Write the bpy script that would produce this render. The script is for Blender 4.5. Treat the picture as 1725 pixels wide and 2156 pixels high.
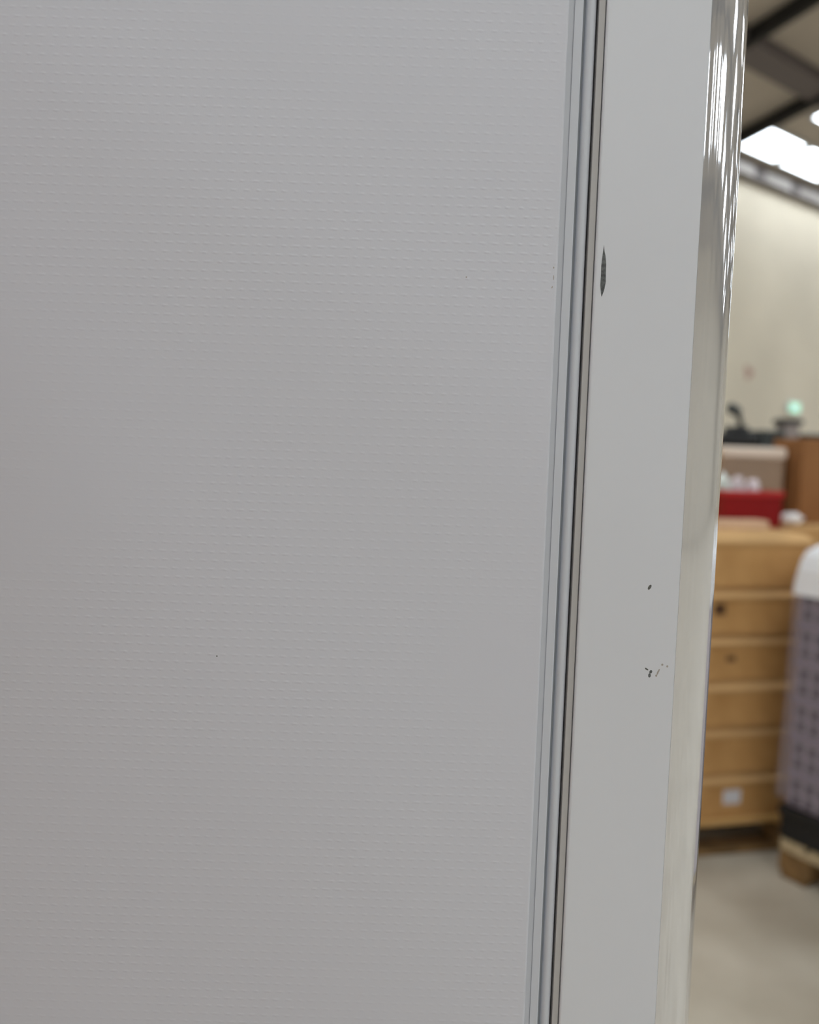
import bpy, bmesh, math, random
from mathutils import Vector, Matrix, noise

scene = bpy.context.scene
for o in list(bpy.data.objects):
    bpy.data.objects.remove(o)
COL = scene.collection
R = math.radians

# ------------------------------------------------------------------ camera
CAM = Vector((0.0, 0.0, 1.5))
cam = bpy.data.cameras.new('camera')
cam.sensor_fit = 'HORIZONTAL'
cam.sensor_width = 36.0
cam.lens = 36.0 * 1730 / 1725
cam.clip_start = 0.02
cam.dof.use_dof = True
cam.dof.focus_distance = 0.435
cam.dof.aperture_fstop = 5.6
cob = bpy.data.objects.new('camera', cam)
COL.objects.link(cob)
cob.matrix_world = (Matrix.Translation(CAM) @ Matrix.Rotation(R(90 - 4.1), 4, 'X')
                    @ Matrix.Rotation(R(1.85), 4, 'Z'))
scene.camera = cob

# ------------------------------------------------------------------ world, exposure
SKYLIGHT = 8.0
world = bpy.data.worlds.new('world')
scene.world = world
world.use_nodes = True
world.node_tree.nodes['Background'].inputs[0].default_value = (0.80, 0.88, 1.0, 1)
world.node_tree.nodes['Background'].inputs[1].default_value = 1.0
vs = scene.view_settings
vs.view_transform = 'Standard'
vs.look = 'None'
vs.gamma = 1.0
vs.use_curve_mapping = False
vs.exposure = 0.0


# ------------------------------------------------------------------ helpers
def empty(name, loc=(0, 0, 0), rz=0.0):
    o = bpy.data.objects.new(name, None)
    COL.objects.link(o)
    o.location = loc
    o.rotation_euler = (0, 0, rz)
    o.empty_display_size = 0.1
    return o


def tag(o, label=None, cat=None, group=None, kind=None):
    if label: o['label'] = label
    if cat: o['category'] = cat
    if group: o['group'] = group
    if kind: o['kind'] = kind
    return o


def link(name, bm, mat, parent=None, smooth=False, loc=None, rot=None):
    me = bpy.data.meshes.new(name)
    bmesh.ops.recalc_face_normals(bm, faces=bm.faces[:])
    bm.to_mesh(me)
    bm.free()
    if mat: me.materials.append(mat)
    if smooth:
        me.polygons.foreach_set('use_smooth', [True] * len(me.polygons))
    o = bpy.data.objects.new(name, me)
    COL.objects.link(o)
    if parent: o.parent = parent
    if loc: o.location = loc
    if rot: o.rotation_euler = rot
    return o


def share(src, name, parent=None, loc=None, rot=None, scale=None):
    o = bpy.data.objects.new(name, src.data)
    COL.objects.link(o)
    if parent: o.parent = parent
    if loc: o.location = loc
    if rot: o.rotation_euler = rot
    if scale: o.scale = scale
    return o


def add_box(bm, x0, x1, y0, y1, z0, z1, bev=0.0, seg=1):
    vs_ = [bm.verts.new((x, y, z)) for x in (x0, x1) for y in (y0, y1) for z in (z0, z1)]
    fs = [(0, 1, 3, 2), (4, 6, 7, 5), (0, 4, 5, 1), (2, 3, 7, 6), (0, 2, 6, 4), (1, 5, 7, 3)]
    faces = [bm.faces.new([vs_[i] for i in f]) for f in fs]
    if bev > 0:
        es = {e for f in faces for e in f.edges}
        bmesh.ops.bevel(bm, geom=list(es), offset=bev, segments=seg, affect='EDGES', profile=0.5)


def box(name, mat, parent, x0, x1, y0, y1, z0, z1, bev=0.0, seg=1, **k):
    bm = bmesh.new()
    add_box(bm, x0, x1, y0, y1, z0, z1, bev, seg)
    return link(name, bm, mat, parent, **k)


def prism(name, pts, z0, z1, mat, parent=None, closed=True, nz=1, smooth=False, **k):
    """vertical extrusion of a plan outline"""
    bm = bmesh.new()
    rings = []
    for i in range(nz + 1):
        z = z0 + (z1 - z0) * i / nz
        rings.append([bm.verts.new((x, y, z)) for x, y in pts])
    n = len(pts)
    for a, b in zip(rings[:-1], rings[1:]):
        for i in range(n if closed else n - 1):
            j = (i + 1) % n
            bm.faces.new((a[i], a[j], b[j], b[i]))
    if closed:                                   # caps keep their own vertices so the walls shade straight
        bm.faces.new([bm.verts.new(v.co) for v in rings[0][::-1]])
        bm.faces.new([bm.verts.new(v.co) for v in rings[-1]])
    return link(name, bm, mat, parent, smooth=smooth, **k)


def tube(bm, pts, r, n=10):
    pts = [Vector(p) for p in pts]
    rs = r if isinstance(r, (list, tuple)) else [r] * len(pts)
    rings = []
    for i, p in enumerate(pts):
        d = (pts[min(i + 1, len(pts) - 1)] - pts[max(i - 1, 0)]).normalized()
        up = Vector((0, 0, 1)) if abs(d.z) < 0.9 else Vector((1, 0, 0))
        a = d.cross(up).normalized()
        b = d.cross(a)
        rings.append([bm.verts.new(p + (a * math.cos(t) + b * math.sin(t)) * rs[i])
                      for t in [2 * math.pi * k / n for k in range(n)]])
    for A, B in zip(rings[:-1], rings[1:]):
        for k in range(n):
            bm.faces.new((A[k], A[(k + 1) % n], B[(k + 1) % n], B[k]))
    bm.faces.new(rings[0][::-1])
    bm.faces.new(rings[-1])


# ------------------------------------------------------------------ materials
def mat(name, col, rough=0.6, metal=0.0, var=0.0, scale=8.0, stretch=(1, 1, 1), bump=0.0,
        coat=0.0, ior=1.45, col2=None, detail=4.0, spec=None):
    m = bpy.data.materials.new(name)
    m.use_nodes = True
    nt = m.node_tree
    N, L = nt.nodes, nt.links
    b = N['Principled BSDF']
    b.inputs['Roughness'].default_value = rough
    b.inputs['Metallic'].default_value = metal
    b.inputs['IOR'].default_value = ior
    b.inputs['Coat Weight'].default_value = coat
    if spec is not None: b.inputs['Specular IOR Level'].default_value = spec
    b.inputs['Base Color'].default_value = (*col, 1)
    tc = N.new('ShaderNodeTexCoord')
    mp = N.new('ShaderNodeMapping')
    mp.inputs['Scale'].default_value = stretch
    nz = N.new('ShaderNodeTexNoise')
    nz.inputs['Scale'].default_value = scale
    nz.inputs['Detail'].default_value = detail
    L.new(tc.outputs['Object'], mp.inputs['Vector'])
    L.new(mp.outputs[0], nz.inputs['Vector'])
    if var > 0 or col2:
        rp = N.new('ShaderNodeValToRGB')
        c2 = col2 if col2 else tuple(c * (1 - var) for c in col)
        c1 = col if col2 else tuple(min(1, c * (1 + var)) for c in col)
        rp.color_ramp.elements[0].color = (*c2, 1)
        rp.color_ramp.elements[1].color = (*c1, 1)
        rp.color_ramp.elements[0].position = 0.35
        rp.color_ramp.elements[1].position = 0.65
        L.new(nz.outputs['Fac'], rp.inputs[0])
        L.new(rp.outputs[0], b.inputs['Base Color'])
    if bump > 0:
        bp = N.new('ShaderNodeBump')
        bp.inputs['Strength'].default_value = 1.0
        bp.inputs['Distance'].default_value = bump
        L.new(nz.outputs['Fac'], bp.inputs['Height'])
        L.new(bp.outputs[0], b.inputs['Normal'])
    return m


def emit(name, col, s):
    m = bpy.data.materials.new(name)
    m.use_nodes = True
    b = m.node_tree.nodes['Principled BSDF']
    b.inputs['Base Color'].default_value = (*col, 1)
    b.inputs['Emission Color'].default_value = (*col, 1)
    b.inputs['Emission Strength'].default_value = s
    return m


def stucco_paint():
    """white sheet steel embossed with short staggered dashes"""
    m = mat('stucco_paint', (0.705, 0.71, 0.765), 0.5)
    nt = m.node_tree
    N, L = nt.nodes, nt.links
    b = N['Principled BSDF']
    tc = N.new('ShaderNodeTexCoord')
    jit = N.new('ShaderNodeTexNoise')
    jit.inputs['Scale'].default_value = 160.0
    jit.inputs['Detail'].default_value = 1.0
    L.new(tc.outputs['Object'], jit.inputs['Vector'])
    sep = N.new('ShaderNodeSeparateXYZ')
    L.new(tc.outputs['Object'], sep.inputs[0])

    def M(op, a, c=None):
        n = N.new('ShaderNodeMath')
        n.operation = op
        for i, v in enumerate((a, c)):
            if v is None: continue
            if isinstance(v, (int, float)): n.inputs[i].default_value = v
            else: L.new(v, n.inputs[i])
        return n.outputs[0]
    js = M('MULTIPLY', M('SUBTRACT', jit.outputs['Fac'], 0.5), 0.7)
    zr = M('DIVIDE', sep.outputs['Z'], 0.00455)
    row = M('FLOOR', zr)
    par = M('FLOORED_MODULO', row, 2.0)
    xc = M('ADD', M('ADD', M('DIVIDE', sep.outputs['X'], 0.0065), M('MULTIPLY', par, 0.3)), js)
    fx = M('SUBTRACT', M('FRACT', xc), 0.5)
    fz = M('SUBTRACT', M('FRACT', M('ADD', zr, 100.0)), 0.5)
    d2 = M('ADD', M('POWER', M('MULTIPLY', M('ABSOLUTE', fx), 3.4), 2.0),
           M('POWER', M('MULTIPLY', M('ABSOLUTE', fz), 6.5), 2.0))
    dash = M('EXPONENT', M('MULTIPLY', d2, -1.4))
    big = N.new('ShaderNodeTexNoise')
    big.inputs['Scale'].default_value = 7.0
    L.new(tc.outputs['Object'], big.inputs['Vector'])
    h = M('MULTIPLY', dash, M('MULTIPLY', M('MAXIMUM', M('SUBTRACT', big.outputs['Fac'], 0.22), 0.05), 2.6))
    fine = N.new('ShaderNodeTexNoise')
    fine.inputs['Scale'].default_value = 900.0
    L.new(tc.outputs['Object'], fine.inputs['Vector'])
    h2 = M('ADD', h, M('MULTIPLY', fine.outputs['Fac'], 0.25))
    bp = N.new('ShaderNodeBump')
    bp.inputs['Strength'].default_value = 1.0
    bp.inputs['Distance'].default_value = 0.00007
    L.new(h2, bp.inputs['Height'])
    L.new(bp.outputs[0], b.inputs['Normal'])
    return m


def film_gloss():
    """very glossy pale lacquer, slightly rippled up and down"""
    m = mat('gloss_lacquer', (0.80, 0.80, 0.82), 0.05, metal=0.60, coat=1.0, ior=1.7)
    nt = m.node_tree
    N, L = nt.nodes, nt.links
    b = N['Principled BSDF']
    b.inputs['Coat Roughness'].default_value = 0.02
    tc = N.new('ShaderNodeTexCoord')
    mp = N.new('ShaderNodeMapping')
    mp.inputs['Scale'].default_value = (13, 13, 16)
    nz = N.new('ShaderNodeTexNoise')
    nz.inputs['Scale'].default_value = 1.0
    nz.inputs['Detail'].default_value = 1.0
    L.new(tc.outputs['Object'], mp.inputs[0])
    L.new(mp.outputs[0], nz.inputs['Vector'])
    bp = N.new('ShaderNodeBump')
    bp.inputs['Distance'].default_value = 0.0011
    L.new(nz.outputs['Fac'], bp.inputs['Height'])
    L.new(bp.outputs[0], b.inputs['Normal'])
    L.new(bp.outputs[0], b.inputs['Coat Normal'])
    return m


def stretch_film(name, col, alpha, bump=0.006, scale=7.0, stretch=(1, 1, 4)):
    m = mat(name, col, 0.22, bump=bump, scale=scale, stretch=stretch)
    m.node_tree.nodes['Principled BSDF'].inputs['Alpha'].default_value = alpha
    return m


M = dict(
    stucco=stucco_paint(),
    door=mat('door_paint', (0.755, 0.765, 0.80), 0.34),
    cab=mat('cabinet_paint', (0.70, 0.71, 0.75), 0.5),
    flange=mat('flange_shade', (0.55, 0.56, 0.60), 0.5),  # darker than the cabinet paint: shade on the angled fold put into the colour
    gasket=mat('gasket_rubber', (0.66, 0.68, 0.73), 0.55),
    groove=mat('gasket_shade', (0.42, 0.44, 0.46), 0.7),  # gasket rubber darkened, the shade down in the groove is in the colour
    liner=mat('liner_plastic', (0.53, 0.515, 0.50), 0.5),
    gap=mat('seam_shade', (0.03, 0.03, 0.03), 0.8),  # black colour stands in for the shade deep in the door gap
    gloss=film_gloss(),
    chip=mat('chipped_steel', (0.115, 0.12, 0.12), 0.5, var=0.4, scale=600),
    scuff=mat('scuff_grey', (0.13, 0.13, 0.12), 0.7),
    scuffpale=mat('scuff_pale', (0.42, 0.37, 0.33), 0.7),
    black=mat('black_plastic', (0.012, 0.012, 0.013), 0.45),
    darkgrey=mat('dark_grey_plastic', (0.055, 0.062, 0.062), 0.5),
    wall=mat('wall_plaster', (0.70, 0.63, 0.51), 0.9, var=0.06, scale=0.7, bump=0.01),
    dirt=mat('wall_stain', (0.46, 0.30, 0.24), 0.9, var=0.1),
    concrete=mat('concrete', (0.60, 0.53, 0.42), 0.42, col2=(0.45, 0.385, 0.29), scale=2.6, bump=0.002),
    roof=mat('roof_boards', (0.45, 0.40, 0.35), 0.85, var=0.08, scale=0.8),
    beam=mat('beam_paint', (0.12, 0.10, 0.10), 0.6),
    rod=mat('rafter_black', (0.012, 0.011, 0.011), 0.6),
    frame=mat('window_alu', (0.5, 0.5, 0.5), 0.5),
    wood=mat('pallet_wood', (0.72, 0.44, 0.17), 0.75, col2=(0.60, 0.35, 0.12), scale=6, stretch=(1, 9, 9)),
    woodpale=mat('pale_pallet_wood', (0.70, 0.55, 0.34), 0.75, col2=(0.44, 0.34, 0.20), scale=6, stretch=(1, 9, 9)),
    woodblock=mat('pallet_block', (0.23, 0.13, 0.05), 0.85, var=0.25, scale=12),
    kraft=mat('kraft_board', (0.66, 0.37, 0.14), 0.8, col2=(0.50, 0.26, 0.085), scale=5.0),
    kraftlid=mat('kraft_lid', (0.62, 0.37, 0.155), 0.8, var=0.08, scale=6.0),
    kraftdark=mat('kraft_brown', (0.36, 0.165, 0.055), 0.8, col2=(0.25, 0.10, 0.03), scale=2.2),
    kraftpale=mat('kraft_pale', (0.72, 0.50, 0.33), 0.8, var=0.06, scale=5.0),
    tape=mat('paper_tape', (0.50, 0.33, 0.16), 0.5),
    handhole=mat('hand_hole', (0.09, 0.04, 0.015), 0.9),
    creamlid=mat('cream_lid', (0.82, 0.68, 0.55), 0.7),
    label=mat('paper_label', (0.72, 0.70, 0.72), 0.7),
    foam=mat('white_foam', (0.90, 0.86, 0.82), 0.8),
    tan=mat('tan_carton', (0.36, 0.25, 0.17), 0.8, var=0.08, scale=5.0),
    red=mat('red_plastic', (0.26, 0.004, 0.004), 0.5, spec=0.25),
    redrim=mat('red_rim', (0.50, 0.015, 0.012), 0.4),
    bag=mat('plastic_bag', (0.80, 0.82, 0.76), 0.3, col2=(0.62, 0.66, 0.58), scale=18, bump=0.01),
    bagpink=mat('pink_bag', (0.72, 0.60, 0.60), 0.35, var=0.1, scale=18, bump=0.01),
    crate=mat('lilac_crate', (0.27, 0.22, 0.27), 0.5),
    slot=mat('crate_slot', (0.05, 0.037, 0.047), 0.8),
    film=stretch_film('stretch_film', (0.62, 0.57, 0.66), 0.20),
    filmlilac=stretch_film('lilac_film', (0.55, 0.50, 0.56), 1.0, bump=0.01),
    filmwhite=stretch_film('white_sheet', (0.95, 0.95, 0.98), 1.0, bump=0.02),
    steel=mat('grey_steel', (0.22, 0.21, 0.20), 0.5),
    binbody=mat('pinkish_bin', (0.34, 0.29, 0.27), 0.6),
    sign=emit('sign_glow', (0.50, 0.90, 0.72), 0.62),
    signbox=mat('sign_box', (0.6, 0.62, 0.6), 0.5),
    sky=emit('skylight_sheet', (0.87, 0.96, 1.04), SKYLIGHT),
    dimglass=mat('frosted_glass', (0.42, 0.39, 0.37), 0.85, spec=0.1),
)

# ------------------------------------------------------------------ the hall
HA = R(53.4)                                  # the eaves wall runs along D, N points into the hall
D = Vector((math.sin(HA), math.cos(HA), 0))
Nn = Vector((math.cos(HA), -math.sin(HA), 0))
S0 = 6.9688
EAVE, PITCH, SPAN = 5.80, 0.20, 24.0
T0, T1 = -14.0, 30.0
HALL = Matrix(((Nn.x, D.x, 0, -Nn.x * S0), (Nn.y, D.y, 0, -Nn.y * S0), (0, 0, 1, 0), (0, 0, 0, 1)))


def roof_z(s):
    return EAVE + PITCH * (s if s < SPAN / 2 else SPAN - s)


def hall_obj(name, bm, m, parent=None):
    """bm is in hall coordinates (s from the eaves wall, t along it, z)"""
    if parent is None:
        bm.transform(HALL)
    return link(name, bm, m, parent)


def hall_box(name, m, s0, s1, t0, t1, z0, z1):
    bm = bmesh.new()
    add_box(bm, s0, s1, t0, t1, z0, z1)
    bm.transform(HALL)
    o = link(name, bm, m)
    tag(o, kind='structure')
    return o


hall_box('floor', M['concrete'], -0.3, SPAN + 0.3, T0 - 0.3, T1 + 0.3, -0.2, 0.0)
hall_box('wall_far', M['wall'], -0.3, 0.0, T0 - 0.3, T1 + 0.3, 0.0, EAVE + 0.02)
hall_box('wall_near', M['wall'], SPAN, SPAN + 0.3, T0 - 0.3, T1 + 0.3, 0.0, EAVE + 0.02)
for nm, a, b_ in (('wall_right', T1, T1 + 0.3), ('wall_left', T0 - 0.3, T0)):
    bm = bmesh.new()
    pr = [(0, 0), (SPAN, 0), (SPAN, EAVE), (SPAN / 2, roof_z(SPAN / 2)), (0, EAVE)]
    A = [bm.verts.new((s, a, z)) for s, z in pr]
    B = [bm.verts.new((s, b_, z)) for s, z in pr]
    bm.faces.new(A)
    bm.faces.new(B[::-1])
    for i in range(5):
        j = (i + 1) % 5
        bm.faces.new((A[i], A[j], B[j], B[i]))
    tag(hall_obj(nm, bm, M['wall']), kind='structure')


def slab(name, m, s0, s1, t0, t1, up0, up1, parent=None):
    """a slab that follows one roof slope, up0..up1 above the roof underside"""
    bm = bmesh.new()
    v = [bm.verts.new((s, t, roof_z(s) + u)) for u in (up0, up1) for s, t in ((s0, t0), (s1, t0), (s1, t1), (s0, t1))]
    for f in ((0, 1, 2, 3), (7, 6, 5, 4), (0, 4, 5, 1), (1, 5, 6, 2), (2, 6, 7, 3), (3, 7, 4, 0)):
        bm.faces.new([v[i] for i in f])
    bm.transform(HALL)
    return link(name, bm, m, parent)


cl = slab('ceiling', M['roof'], -0.3, SPAN / 2, T0 - 0.3, T1 + 0.3, 0.0, 0.2)
tag(cl, kind='structure')
cl2 = slab('ceiling', M['roof'], SPAN / 2, SPAN + 0.3, T0 - 0.3, T1 + 0.3, 0.0, 0.2)
tag(cl2, kind='structure')

# skylights: emitting translucent sheets in a frame under the roof
win_n = 0


def skylight(s0, s1, t0, t1):
    global win_n
    win_n += 1
    w = slab('window_%d' % win_n, M['sky'], s0, s1, t0, t1, -0.03, 0.0)
    tag(w, kind='structure')
    bm = bmesh.new()
    f = 0.04
    for a, b_, c, d in ((s0 - f, s1 + f, t0 - f, t0), (s0 - f, s1 + f, t1, t1 + f), (s0 - f, s0, t0, t1), (s1, s1 + f, t0, t1)):
        v = [bm.verts.new((s, t, roof_z(s) + u)) for u in (-0.04, 0) for s, t in ((a, c), (b_, c), (b_, d), (a, d))]
        for q in ((0, 1, 2, 3), (7, 6, 5, 4), (0, 4, 5, 1), (1, 5, 6, 2), (2, 6, 7, 3), (3, 7, 4, 0)):
            bm.faces.new([v[i] for i in q])
    bm.transform(HALL)
    link('window_frame', bm, M['frame'], w)


t = 10.20 - 1.22 * 9
while t < T1 - 1.5:
    if not 8.5 < t < 9.5: skylight(0.28, 0.74, t, t + 1.04)
    t += 1.22
for k in range(7):
    skylight(1.16, 1.40, 10.62 + k * 1.3, 11.60 + k * 1.3)
for row, (sa, sb) in enumerate(((4.2, 5.6), (8.2, 9.8), (14.2, 15.8), (18.4, 20.0))):
    t = T0 + 2.0
    while t < T1 - 2:
        skylight(sa, sb, t, t + 1.6)
        t += 4.0

# roof timbers: rafters across, purlins along
for i, t in enumerate((-9.6, -5.9, -2.2, 1.5, 5.2, 8.18, 10.02, 16.3, 20.0, 23.7, 27.4)):
    bm = bmesh.new()
    for (a, b_) in ((0.0, SPAN / 2), (SPAN / 2, SPAN)):
        v = [bm.verts.new((s, tt, roof_z(s) + u)) for u in (-0.20, -0.02) for s, tt in ((a, t), (b_, t), (b_, t + 0.07), (a, t + 0.07))]
        for q in ((0, 1, 2, 3), (7, 6, 5, 4), (0, 4, 5, 1), (1, 5, 6, 2), (2, 6, 7, 3), (3, 7, 4, 0)):
            bm.faces.new([v[k] for k in q])
    bm.transform(HALL)
    tag(link('trim_%d' % (i + 1), bm, M['rod']), kind='structure')
for i, (a, b_) in enumerate(((1.42, 1.72), (6.6, 6.9), (11.0, 11.3), (16.8, 17.1), (21.6, 21.9))):
    tag(slab('trim_%d' % (20 + i), M['beam'], a, b_, T0, T1, -0.13, 0.0), kind='structure')
tag(hall_box('trim_30', M['beam'], 0.0, 0.10, T0, T1, EAVE - 0.22, EAVE - 0.02), kind='structure')
# row of small frosted panes under the eaves
for k in range(8):
    t = 9.35 + k * 0.98
    w = hall_box('window_%d' % (win_n + 1 + k), M['dimglass'], 0.10, 0.125, t, t + 0.72, EAVE - 0.20, EAVE - 0.06)

# exit sign on the eaves wall
bm = bmesh.new()
add_box(bm, 0.0, 0.06, -0.17, 0.17, 0.0, 0.18, 0.008)
ex = link('exit_sign', bm, M['signbox'])
ex.matrix_world = HALL @ Matrix.Translation((0, 12.65, 2.32))
tag(ex, 'lit pale green exit sign on the beige wall', 'sign')
bm = bmesh.new()
add_box(bm, 0.058, 0.068, -0.155, 0.155, 0.014, 0.166, 0.004)
link('light_panel', bm, M['sign'], ex)

# reddish stain of the plaster
bm = bmesh.new()
random.seed(4)
pts = []
for k in range(20):
    a = 2 * math.pi * k / 20
    r = 1 + 0.25 * math.sin(3 * a + 1) + random.uniform(-.1, .1)
    pts.append((0.11 * r * math.cos(a), 0.09 * r * math.sin(a)))
lo = [bm.verts.new((0.0, x, z)) for x, z in pts]
hi = [bm.verts.new((0.004, x, z)) for x, z in pts]
bm.faces.new(hi)
for k in range(20):
    bm.faces.new((lo[k], lo[(k + 1) % 20], hi[(k + 1) % 20], hi[k]))
st = link('plaster_stain', bm, M['dirt'], bpy.data.objects['wall_far'])
st.matrix_world = HALL @ Matrix.Translation((0, 11.39, 2.86))

# ------------------------------------------------------------------ refrigerator
FY = 0.430                    # plane of its side
Z0, Z1 = 0.03, 1.92
fr = empty('refrigerator', (-0.17, 0.73, 0))
tag(fr, 'white refrigerator seen from its embossed side with glossy rounded door edge', 'refrigerator')


def P(pts):                    # plan points in millimetres (x, depth behind the side) to fridge local metres
    return [(x / 1000 + 0.17, FY + y / 1000 - 0.73) for x, y in pts]


# cabinet: inner body, side sheets, folded front flange
prism('cabinet', P([(-520, 3), (70, 3), (70, 597), (-520, 597)]), Z0, Z1, M['cab'], fr)
side = prism('side_panel', P([(-522, 0.0), (70.9, 0.0), (71.5, 0.12), (71.9, 0.45), (72.1, 0.9), (72.1, 3), (-522, 3)]),
             Z0, Z1, M['stucco'], fr)
prism('side_panel', P([(-522, 597), (72.1, 597), (72.1, 600), (-522, 600)]), Z0, Z1, M['stucco'], fr)
prism('front_flange', P([(72.1, 1.1), (75.5, 3.2), (75.5, 596.8), (72.1, 598.9)]), Z0, Z1, M['flange'], fr)
# gasket: flat lip, groove, rounded bulb
prism('gasket_lip', P([(75.4, 2.5), (79.2, 2.2), (79.7, 2.5), (79.8, 8), (79.8, 592), (79.2, 597.4), (75.4, 597.4)]),
      Z0 + .01, Z1 - .01, M['gasket'], fr)
prism('gasket_groove', P([(79.8, 6.6), (82.6, 6.6), (82.6, 592), (79.8, 592)]), Z0 + .01, Z1 - .01, M['groove'], fr)
bulb = [(84.1 + 2.6 * math.sin(a), 5.2 - 2.6 * math.cos(a)) for a in [R(-90 + 15 * k) for k in range(13)]]
prism('gasket_bulb', P(bulb + [(86.7, 593), (81.5, 593)]), Z0 + .01, Z1 - .01, M['gasket'], fr)
prism('seam', P([(85.0, 9.0), (91.8, 9.0), (91.8, 590), (85.0, 590)]), Z0 + .01, Z1 - .01, M['gap'], fr)
prism('door_liner', P([(87.6, 1.9), (90.7, 1.9), (90.7, 598), (87.6, 598)]), Z0 + .01, Z1 - .01, M['liner'], fr)

# door: painted side returns with a rolled edge, then the lacquered curved front
XC, RR = 143.7, 27.0
roll = [(91.2, 2.6), (91.2, 1.2), (91.3, 0.7), (91.7, 0.25), (92.3, 0.05), (93.1, 0.0)]
near = roll + [(110, 0.0), (130, -0.02), (XC - 3, 0.0), (XC - 0.1, 0.0), (XC, 0.05), (XC, 3)]
dr = prism('door', P(near + [(XC, 597), (XC, 600), (91.2, 600)]), Z0, Z1, M['door'], fr)
arc = []
for k in range(46):
    a = R(0.6 + 89.4 * k / 45)
    rr = RR + (0.10 * math.sin(k * 2.0) if 2 <= k <= 9 else 0.0)     # fine fluting beside the edge
    arc.append((XC + rr * math.sin(a) - 0.2, RR + 0.03 - rr * math.cos(a)))
bulge = [(XC + RR - 0.2 + 14 * math.sin(math.pi * q), RR + 0.03 + (600 - 2 * RR) * q) for q in [k / 24 for k in range(1, 24)]]
arc2 = [(x, 600.06 - y) for x, y in arc[::-1]]
front = prism('door_front', P([(XC, 2.5)] + arc + bulge + arc2 + [(XC, 598)]), Z0, Z1, M['gloss'], fr, smooth=True, nz=1)
me = front.data
for p in me.polygons:
    if abs(p.normal.z) > 0.9: p.use_smooth = False
me.set_sharp_from_angle(angle=R(35))
for (fx, fy) in ((-470, 60), (-470, 540), (40, 60), (40, 540)):
    bm = bmesh.new()
    bmesh.ops.create_cone(bm, cap_ends=True, segments=16, radius1=0.022, radius2=0.018, depth=0.034,
                          matrix=Matrix.Translation((*P([(fx, fy)])[0], 0.017)))
    link('foot', bm, M['black'], fr)


# paint damage: shallow chips and scuffs lying on the enamel
def blot(name, m, parent, pts_mm, thick=0.06, wob=0.0, seed=1):
    """pts_mm: outline (x, z) in millimetres of the side plane"""
    rnd = random.Random(seed)
    bm = bmesh.new()
    pp = [(x + rnd.uniform(-wob, wob), z + rnd.uniform(-wob, wob)) for x, z in pts_mm]
    a = [bm.verts.new((x / 1000 + 0.17, FY + 0.00002 - 0.73, z / 1000)) for x, z in pp]
    b_ = [bm.verts.new((x / 1000 + 0.17, FY - thick / 1000 - 0.73, z / 1000)) for x, z in pp]
    bm.faces.new(a)
    bm.faces.new(b_[::-1])
    n = len(pp)
    for i in range(n):
        bm.faces.new((a[i], b_[i], b_[(i + 1) % n], a[(i + 1) % n]))
    o = link(name, bm, m, parent)
    return o


def oval(cx, cz, rx, rz, tilt=0.0, n=14):
    c, s = math.cos(R(tilt)), math.sin(R(tilt))
    out = []
    for k in range(n):
        a = 2 * math.pi * k / n
        x, z = rx * math.cos(a), rz * math.sin(a)
        out.append((cx + c * x - s * z, cz + s * x + c * z))
    return out


long_chip = [(95.3, 1609.5), (95.6, 1606.5), (96.3, 1604), (96.8, 1600), (97.0, 1595.5), (97.0, 1591), (96.5, 1587.5),
             (96.0, 1585.3), (95.3, 1583.2), (94.7, 1585.5), (94.4, 1589), (94.3, 1594), (94.4, 1599), (94.8, 1604)]
o = blot('paint_chip', M['chip'], dr, long_chip, wob=0.12)
o['label'] = 'long dark lens-shaped paint chip on the door side'
blot('paint_chip', M['scuff'], dr, oval(128.0, 1433.5, 0.75, 1.5, -28))
blot('paint_chip', M['chip'], dr, oval(131.0, 1388.2, 0.75, 1.0, -20))
blot('paint_chip', M['chip'], dr, oval(130.4, 1386.2, 0.7, 1.15, 0))
blot('paint_chip', M['scuff'], dr, oval(128.7, 1389.6, 1.1, 0.45, -30))
blot('paint_chip', M['scuffpale'], dr, oval(134.9, 1388.2, 0.45, 1.9, -20), wob=0.1)
blot('paint_chip', M['scuffpale'], dr, oval(134.0, 1386.2, 0.5, 0.6))
blot('paint_chip', M['scuffpale'], dr, oval(136.9, 1392.2, 0.55, 0.6))
blot('paint_chip', M['scuffpale'], dr, oval(139.6, 1391.4, 0.5, 0.6))
blot('paint_chip', M['scuff'], side, oval(-99.9, 1389.1, 0.45, 0.4))
blot('paint_chip', M['scuffpale'], side, oval(70.0, 1597.3, 0.3, 0.5))
blot('paint_chip', M['scuffpale'], side, oval(70.2, 1592.3, 0.2, 1.3))
blot('paint_chip', M['scuffpale'], side, oval(69.6, 1587.4, 0.3, 0.6, -20))
blot('paint_chip', M['scuffpale'], side, oval(25.3, 1591.1, 0.35, 0.4))


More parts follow.
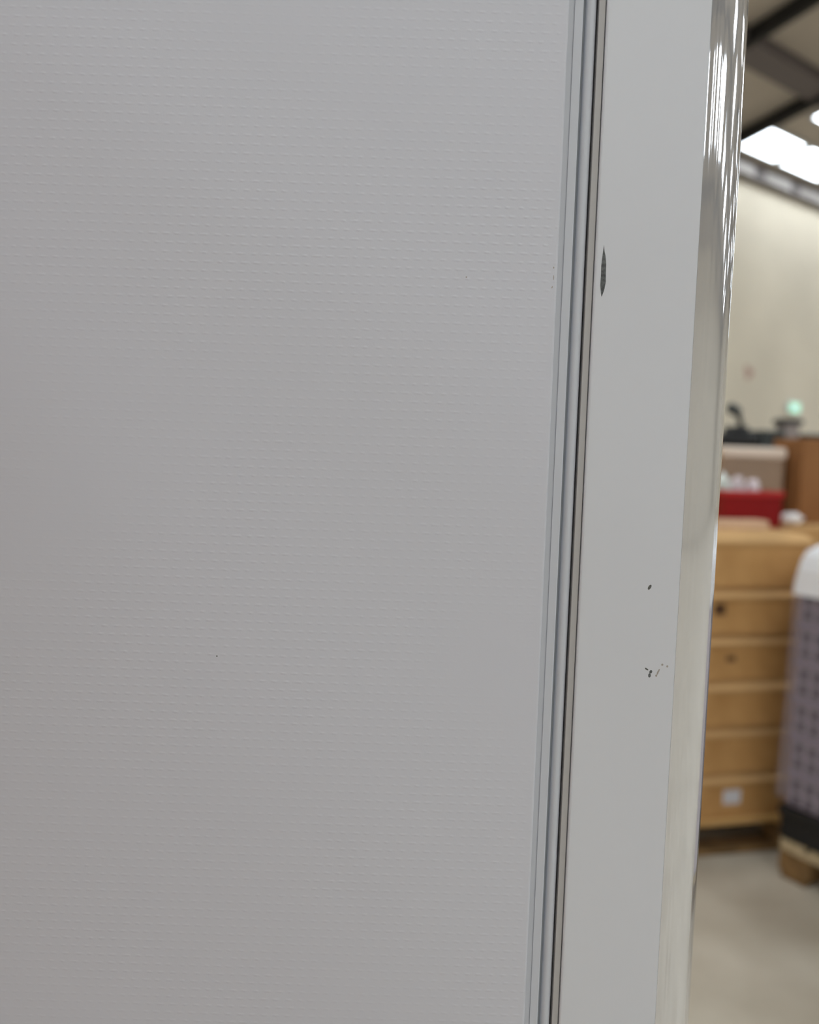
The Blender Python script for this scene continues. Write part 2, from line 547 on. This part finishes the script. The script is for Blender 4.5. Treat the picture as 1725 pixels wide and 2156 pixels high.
# ------------------------------------------------------------------ pallets
def pallet(loc, rz, label, mb, mk, L=1.2, Wd=0.8):
    """origin at its corner, long side along +x"""
    root = empty('wooden_pallet', loc, rz)
    tag(root, label, 'pallet')
    first = None
    for k in range(7):
        w = 0.098
        y = k * (Wd - w) / 6
        if first is None:
            first = box('deck_board', mb, root, 0, L, 0, w, 0.122, 0.144, 0.003)
        else:
            share(first, 'deck_board', root, (0, y, 0))
    f2 = None
    for x in (0.0, L / 2 - 0.05, L - 0.1):
        if f2 is None: f2 = box('stretcher_board', mb, root, 0, 0.1, 0, Wd, 0.100, 0.122, 0.003)
        else: share(f2, 'stretcher_board', root, (x, 0, 0))
    f3 = None
    for x in (0.0, L / 2 - 0.05, L - 0.1):
        for y in (0.0, Wd / 2 - 0.06, Wd - 0.12):
            if f3 is None: f3 = box('block', mk, root, 0, 0.1, 0, 0.12, 0.022, 0.100, 0.003)
            else: share(f3, 'block', root, (x, y, 0))
    f4 = None
    for y in (0.01, Wd / 2 - 0.05, Wd - 0.11):
        if f4 is None: f4 = box('bottom_board', mk, root, 0, L, 0.01, 0.11, 0.0, 0.022, 0.003)
        else: share(f4, 'bottom_board', root, (0, y - 0.01, 0))
    return root


# stack of flat cartons on its pallet; local +x runs along the front face to the right
SA = R(13.0)
ex_, ey_ = Vector((math.cos(SA), math.sin(SA), 0)), Vector((-math.sin(SA), math.cos(SA), 0))
SR = Vector((1.581, 3.122, 0))             # front right corner of the pallet
SO = SR - ex_ * 1.2                        # front left corner
pallet(SO, SA, 'honey coloured wooden pallet under the stack of cartons', M['wood'], M['woodblock'])
zs = [0.147, 0.318, 0.503, 0.680, 0.857, 1.036, 1.243]
names = ['bottom carton with a white paper label in the stack on the pallet',
         'brown carton second from the pallet in the stack',
         'brown carton third from the pallet in the stack',
         'brown carton fourth from the pallet in the stack',
         'brown carton fifth from the pallet, just under the topmost one of the stack',
         'topmost brown carton of the stack, carrying the red crate']
offs = [(0.02, 0.02, 0), (0.0, 0.012, .4), (0.012, 0.018, -.5), (-0.006, 0.008, .5), (0.012, 0.016, -.3), (0.0, 0.006, 0.2)]
for i in range(6):
    dx, dy, rr = offs[i]
    h = zs[i + 1] - zs[i]
    W_, Dp = 1.13, 0.76
    root = empty('carton', SO + ex_ * (0.03 + dx) + ey_ * dy + Vector((0, 0, zs[i])), SA + R(rr))
    tag(root, names[i], 'box', 'flat cartons stacked on the pallet')
    box('body', M['kraft'], root, 0, W_, 0, Dp, 0, h - 0.034, 0.004)
    # lid with a sloping shoulder
    bm = bmesh.new()
    lo = [bm.verts.new(p) for p in ((-.008, -.008, h - .042), (W_ + .008, -.008, h - .042), (W_ + .008, Dp + .008, h - .042), (-.008, Dp + .008, h - .042))]
    mi = [bm.verts.new(p) for p in ((-.008, -.008, h - .032), (W_ + .008, -.008, h - .032), (W_ + .008, Dp + .008, h - .032), (-.008, Dp + .008, h - .032))]
    hi = [bm.verts.new(p) for p in ((.02, .02, h - .001), (W_ - .02, .02, h - .001), (W_ - .02, Dp - .02, h - .001), (.02, Dp - .02, h - .001))]
    for a, b_ in ((lo, mi), (mi, hi)):
        for k in range(4):
            bm.faces.new((a[k], a[(k + 1) % 4], b_[(k + 1) % 4], b_[k]))
    bm.faces.new(hi)
    bm.faces.new(lo[::-1])
    link('lid', bm, M['kraftlid'], root)
    if i in (3, 4):
        box('hand_hole', M['handhole'], root, 0.715 if i == 4 else 0.80, 0.765 if i == 4 else 0.84, -0.002, 0.003,
            h * .42, h * .68 if i == 4 else h * .55, 0.004)
    if i == 0:
        lb = box('paper_label', M['label'], root, 0.0, 0.075, -0.0015, 0.0, 0.0, 0.055, loc=(0.80, 0, 0.050))
        lb['label'] = 'white paper label'

# second pallet load standing right behind, same height
BO = SR + ex_ * 0.03 + ey_ * 0.27
pallet(BO, SA, 'wooden pallet behind the film wrapped load under two tall cartons', M['wood'], M['woodblock'])
for k, lab in enumerate(('tall kraft carton standing on the pallet behind the film wrapped load',
                         'tall kraft carton carrying the large reddish brown carton')):
    h = (zs[-1] - 0.1445) / 2
    root = empty('tall_carton', BO + ex_ * .01 + ey_ * .01 + Vector((0, 0, .1445 + k * h)), SA)
    tag(root, lab, 'box', 'tall cartons behind the wrapped load')
    box('body', M['kraft'], root, 0, 1.18, 0, .78, 0, h - .006, .004)
    box('flap', M['kraftlid'], root, .002, 1.178, .002, .388, h - .006, h - .001)
    box('flap', M['kraftlid'], root, .002, 1.178, .392, .778, h - .006, h - .001)
    box('tape', M['tape'], root, .3, .36, -.001, 0.0, h - .10, h - .01)

# things on top of the stack (height 1.243)
ZT = zs[-1]
rc = empty('red_crate', (1.375, 3.44, ZT), SA)
tag(rc, 'red plastic crate standing on the topmost carton', 'crate')
cw, cd, ch, th = 0.27, 0.20, 0.148, 0.008
box('bottom', M['red'], rc, -cw / 2, cw / 2, -cd / 2, cd / 2, 0, 0.01)
for (a, b_, c, d) in ((-cw / 2, cw / 2, -cd / 2, -cd / 2 + th), (-cw / 2, cw / 2, cd / 2 - th, cd / 2),
                      (-cw / 2, -cw / 2 + th, -cd / 2 + th, cd / 2 - th), (cw / 2 - th, cw / 2, -cd / 2 + th, cd / 2 - th)):
    box('side_wall', M['red'], rc, a, b_, c, d, 0.01, ch)
for (a, b_, c, d) in ((-cw / 2 - .008, cw / 2 + .008, -cd / 2 - .008, -cd / 2), (-cw / 2 - .008, cw / 2 + .008, cd / 2, cd / 2 + .008),
                      (-cw / 2 - .008, -cw / 2, -cd / 2, cd / 2), (cw / 2, cw / 2 + .008, -cd / 2, cd / 2)):
    box('rim', M['redrim'], rc, a, b_, c, d, ch - .022, ch, 0.002)


def crumple(name, m, loc, r, seed, label, cat, group=None, rz=0.0):
    bm = bmesh.new()
    bmesh.ops.create_icosphere(bm, subdivisions=3, radius=1.0)
    for v in bm.verts:
        n = noise.noise(v.co * 1.8 + Vector((seed * 7.1, 0, 0)))
        n2 = noise.noise(v.co * 4.5 + Vector((0, seed * 3.3, 0)))
        f = 1 + 0.32 * n + 0.14 * n2
        v.co = Vector((v.co.x * f * r[0], v.co.y * f * r[1], v.co.z * f * r[2]))
    zmin = min(v.co.z for v in bm.verts)
    for v in bm.verts: v.co.z -= zmin
    o = link(name, bm, m, None, smooth=True, loc=loc, rot=(0, 0, rz))
    return tag(o, label, cat, group)


crumple('plastic_bag', M['bag'], (1.292, 3.420, ZT + .012), (.034, .055, .098), 1, 'pale greenish crumpled plastic bag in the red crate', 'bag')
crumple('plastic_bag', M['bagpink'], (1.365, 3.438, ZT + .012), (.032, .055, .094), 2, 'pinkish crumpled bag in the middle of the red crate', 'bag')
crumple('plastic_bag', M['bagpink'], (1.435, 3.455, ZT + .012), (.030, .055, .084), 3, 'small pinkish bag at the edge of the red crate', 'bag')

fc = empty('flat_carton', (1.300, 3.265, ZT), SA)
tag(fc, 'low pale peach carton lying in front of the red crate', 'box')
box('body', M['kraftpale'], fc, -.12, .12, -.045, .045, 0, .030, .003)
box('flap', M['kraftpale'], fc, -.118, .118, -.043, .043, .030, .034, .001)

pb = empty('lidded_carton', (1.52, 3.80, ZT), SA)
tag(pb, 'tan carton with a cream lid behind the red crate', 'box')
box('body', M['tan'], pb, -.17, .14, -.12, .06, 0, .285, .004)
box('lid', M['creamlid'], pb, -.178, .148, -.128, .068, .283, .333, .012, 2)

bb = empty('big_carton', (1.735, 3.66, ZT), SA)
tag(bb, 'large reddish brown carton beside the tan lidded carton', 'box')
box('body', M['kraftdark'], bb, 0, .40, 0.0, .20, 0, .375, .004)
box('flap', M['kraftdark'], bb, .002, .398, .002, .098, .375, .379)
box('flap', M['kraftdark'], bb, .002, .398, .102, .198, .375, .379)
crumple('crumpled_paper', M['foam'], (1.625, 3.50, ZT), (.05, .035, .028), 6,
        'white crumpled packing paper lying in front of the large brown carton', 'paper')

# ------------------------------------------------------------------ wrapped load on a second pallet
WA = R(30.0)                                   # local +x along e2, local -y along e1
WB = Vector((1.395, 2.920, 0))
pallet(WB + Vector((0.5, -0.866, 0)) * 0.8, WA, 'pale wooden pallet under the film wrapped crates', M['woodpale'], M['woodblock'])
wroot = WB + Vector((0.5, -0.866, 0)) * 0.8
wx, wy = Vector((math.cos(WA), math.sin(WA), 0)), Vector((-math.sin(WA), math.cos(WA), 0))
tr = empty('black_tray', wroot + wx * .6 + wy * .4 + Vector((0, 0, .1445)), WA)
tag(tr, 'black plastic tray between the pale pallet and the wrapped crates', 'tray')
box('deck', M['black'], tr, -.605, .605, -.405, .405, 0.0, .110, .012, 2)
box('rim', M['black'], tr, -.61, .61, -.41, .412, .085, .120, .006)
CZ, CH = 0.2655, 0.135
cproto = None


def crate_parts(root):
    L_, W_, H_ = 1.18, 0.788, CH - 0.001
    b0 = box('body', M['crate'], root, 0, L_, 0, W_, 0, H_ - .014, .006)
    b1 = box('rim', M['crate'], root, -.005, L_ + .005, -.005, W_ + .005, H_ - .016, H_, .004)
    sl = []
    for zz in (.012, .066):
        for k in range(15):
            y = .018 + k * .051
            if not sl: sl.append(box('slot', M['slot'], root, -.0015, .003, 0, .033, 0, .038, .002, loc=(0, y, zz)))
            else: sl.append(share(sl[0], 'slot', root, (0, y, zz)))
        for k in range(22):
            x = .035 + k * .051
            sl.append(share(sl[0], 'slot', root, (x + .033, 0, zz), (0, 0, R(90))))
    return [b0, b1] + sl


ords = ['lowest', 'second', 'third', 'fourth', 'fifth', 'sixth']
for k in range(6):
    base = wroot + wx * .01 + wy * .006 + Vector((0, 0, CZ + k * CH))
    root = empty('plastic_crate', base, WA)
    lab = ('lilac grey slotted plastic crate, %s from the tray in the film wrapped stack' % ords[k]) if k else \
        'lilac grey slotted plastic crate at the bottom of the film wrapped stack'
    tag(root, lab, 'crate', 'crates in the wrapped load')
    if cproto is None:
        cproto = crate_parts(root)
    else:
        for p in cproto:
            c = p.copy()
            COL.objects.link(c)
            c.parent = root
ztop = CZ + 6 * CH


def ring(inset, z, amp, seed):
    x0, x1, y0, y1 = -.61 + inset, .61 - inset, -.405 + inset, .405 - inset
    out = []
    r, per = .022, 8
    for cx, cy, a0 in ((x1 - r, y1 - r, 0), (x0 + r, y1 - r, 90), (x0 + r, y0 + r, 180), (x1 - r, y0 + r, 270)):
        for k in range(per):
            a = R(a0 + 90 * k / (per - 1))
            w = amp * noise.noise(Vector((cx * 3 + k * .6, cy * 3 + a0, z * 7 + seed)))
            out.append((cx + (r + w) * math.cos(a), cy + (r + w) * math.sin(a), z))
    return out


def shell(name, m, levels, amp, seed, cap):
    bm = bmesh.new()
    rings = [[bm.verts.new(p) for p in ring(i, z, amp, seed)] for i, z in levels]
    n = len(rings[0])
    for A, B in zip(rings[:-1], rings[1:]):
        for k in range(n):
            bm.faces.new((A[k], A[(k + 1) % n], B[(k + 1) % n], B[k]))
    if cap: bm.faces.new(rings[-1])
    o = link(name, bm, m, None, smooth=True, loc=wroot + wx * .6 + wy * .4, rot=(0, 0, WA))
    return o


o = shell('stretch_film', M['film'], [(-.016, .30), (-.014, .40), (-.012, .52), (-.010, .64), (-.008, .76), (-.007, .88), (-.006, 1.00), (-.006, ztop - .035)], .003, 3, False)
tag(o, 'clear lilac stretch film wound around the stacked crates', 'film')
o = shell('white_sheet', M['filmwhite'], [(-.007, ztop - .034), (-.005, ztop + .005), (.008, ztop + .09), (.02, ztop + .125), (.05, ztop + .148), (.12, ztop + .153)], .003, 8, True)
tag(o, 'white plastic sheet covering the top of the wrapped load', 'sheet')
o = box('foam_block', M['foam'], None, -.53, .53, -.33, .33, 0, .14, .03, 2, loc=wroot + wx * .6 + wy * .4 + Vector((0, 0, ztop)), rot=(0, 0, WA))
tag(o, 'foam block under the white sheet of the wrapped load', 'foam')

# film covered load added out of view, for its reflection in the door front
w2 = wroot + Vector((0.5, -0.866, 0)) * 0.95
pallet(w2, WA, 'pale wooden pallet under the added covered load', M['woodpale'], M['woodblock'])
cl_ = empty('reflection_load', w2 + wx * .6 + wy * .4 + Vector((0, 0, .1445)), WA)
tag(cl_, 'unseen load in lilac grey film with a white top, added for its reflection', 'load')
wroot_keep, wroot = wroot, w2
b1 = shell('film_cover', M['filmlilac'], [(-.004, .16), (-.004, .30), (-.003, .50), (-.002, .70), (.0, .90), (.0, ztop - .036)], .004, 5, False)
b2 = shell('top_sheet', M['filmwhite'], [(-.003, ztop - .034), (.0, ztop + .02), (.008, ztop + .09), (.02, ztop + .125), (.05, ztop + .148), (.12, ztop + .153)], .004, 11, True)
wroot = wroot_keep
for o in (b1, b2):
    o.parent = cl_
    o.location = (0, 0, -.1445)
    o.rotation_euler = (0, 0, 0)
box('core', M['foam'], cl_, -.56, .56, -.36, .36, 0, ztop - .1445 + .12, .02)

# ------------------------------------------------------------------ steel cabinet with dark equipment on it, farther back
sc = empty('steel_cabinet', (2.35, 5.50, 0), R(13))
tag(sc, 'grey steel cupboard behind the carton stack with black equipment on it', 'cabinet')
box('body', M['steel'], sc, -.55, .55, -.22, .25, 0.05, 1.605, .006)
for x in (-.545, .005):
    d_ = box('door', M['steel'], sc, x, x + .54, -.24, -.221, .08, 1.58, .004)
    box('handle', M['black'], d_, x + (.50 if x < 0 else .02), x + (.52 if x < 0 else .04), -.262, -.241, .8, .95, .003)
for x in (-.5, .5):
    for y in (-.18, .2):
        box('foot', M['black'], sc, x - .03, x + .03, y - .03, y + .03, 0, .05)
ZC = 1.606
mc = empty('machine', (2.09, 5.33, ZC), R(8))
tag(mc, 'black machine with a curved neck on the grey cupboard', 'machine')
box('housing', M['black'], mc, -.13, .12, -.09, .09, 0, .085, .02, 3)
box('motor', M['black'], mc, -.06, .06, -.07, .07, .08, .135, .02, 3)
bm = bmesh.new()
tube(bm, [(.03, 0, .12), (.028, 0, .16), (.010, 0, .20), (-.02, 0, .222)], .018)
link('neck', bm, M['black'], mc, smooth=True)
bm = bmesh.new()
tube(bm, [(.02, 0, .225), (-.01, 0, .235), (-.05, 0, .250), (-.07, 0, .25)], [.022, .033, .036, .02])
link('head', bm, M['darkgrey'], mc, smooth=True)
cs = empty('tool_case', (2.312, 5.39, ZC), R(13))
tag(cs, 'dark grey tool case beside the black machine', 'case')
box('base', M['darkgrey'], cs, -.085, .085, -.08, .08, 0, .06, .008, 2)
box('lid', M['darkgrey'], cs, -.085, .085, -.08, .08, .062, .115, .008, 2)
box('latch', M['black'], cs, -.02, .02, -.086, -.079, .045, .08, .002)
bn = empty('lidded_bin', (2.475, 5.45, ZC), R(13))
tag(bn, 'pinkish grey bin with a black lid on the grey cupboard', 'bin')
box('body', M['binbody'], bn, -.055, .055, -.05, .05, 0, .165, .006)
box('lid', M['black'], bn, -.08, .08, -.06, .06, .160, .198, .014, 2)
ty = empty('shallow_tray', (2.64, 5.53, ZC), R(13))
tag(ty, 'shallow black tray on the grey cupboard beside the lidded bin', 'tray')
box('body', M['steel'], ty, -.07, .07, -.06, .06, 0, .07, .006)
box('rim', M['black'], ty, -.085, .085, -.075, .075, .065, .105, .008)

# carton added out of view to darken the left of the refrigerator side
bx = empty('shade_carton', (-0.80, -0.09, 0), R(2))
tag(bx, 'tall brown carton added out of view to shade the white refrigerator', 'box')
box('body', M['kraftdark'], bx, -.31, .31, -.42, .42, 0.0, 1.93, .005)
box('flap', M['kraftdark'], bx, -.308, .308, -.418, -.002, 1.93, 1.935)
box('flap', M['kraftdark'], bx, -.308, .308, .002, .418, 1.93, 1.935)
for z in (.4, 1.5):
    box('strap', M['black'], bx, -.312, .312, -.422, .422, z, z + .014)
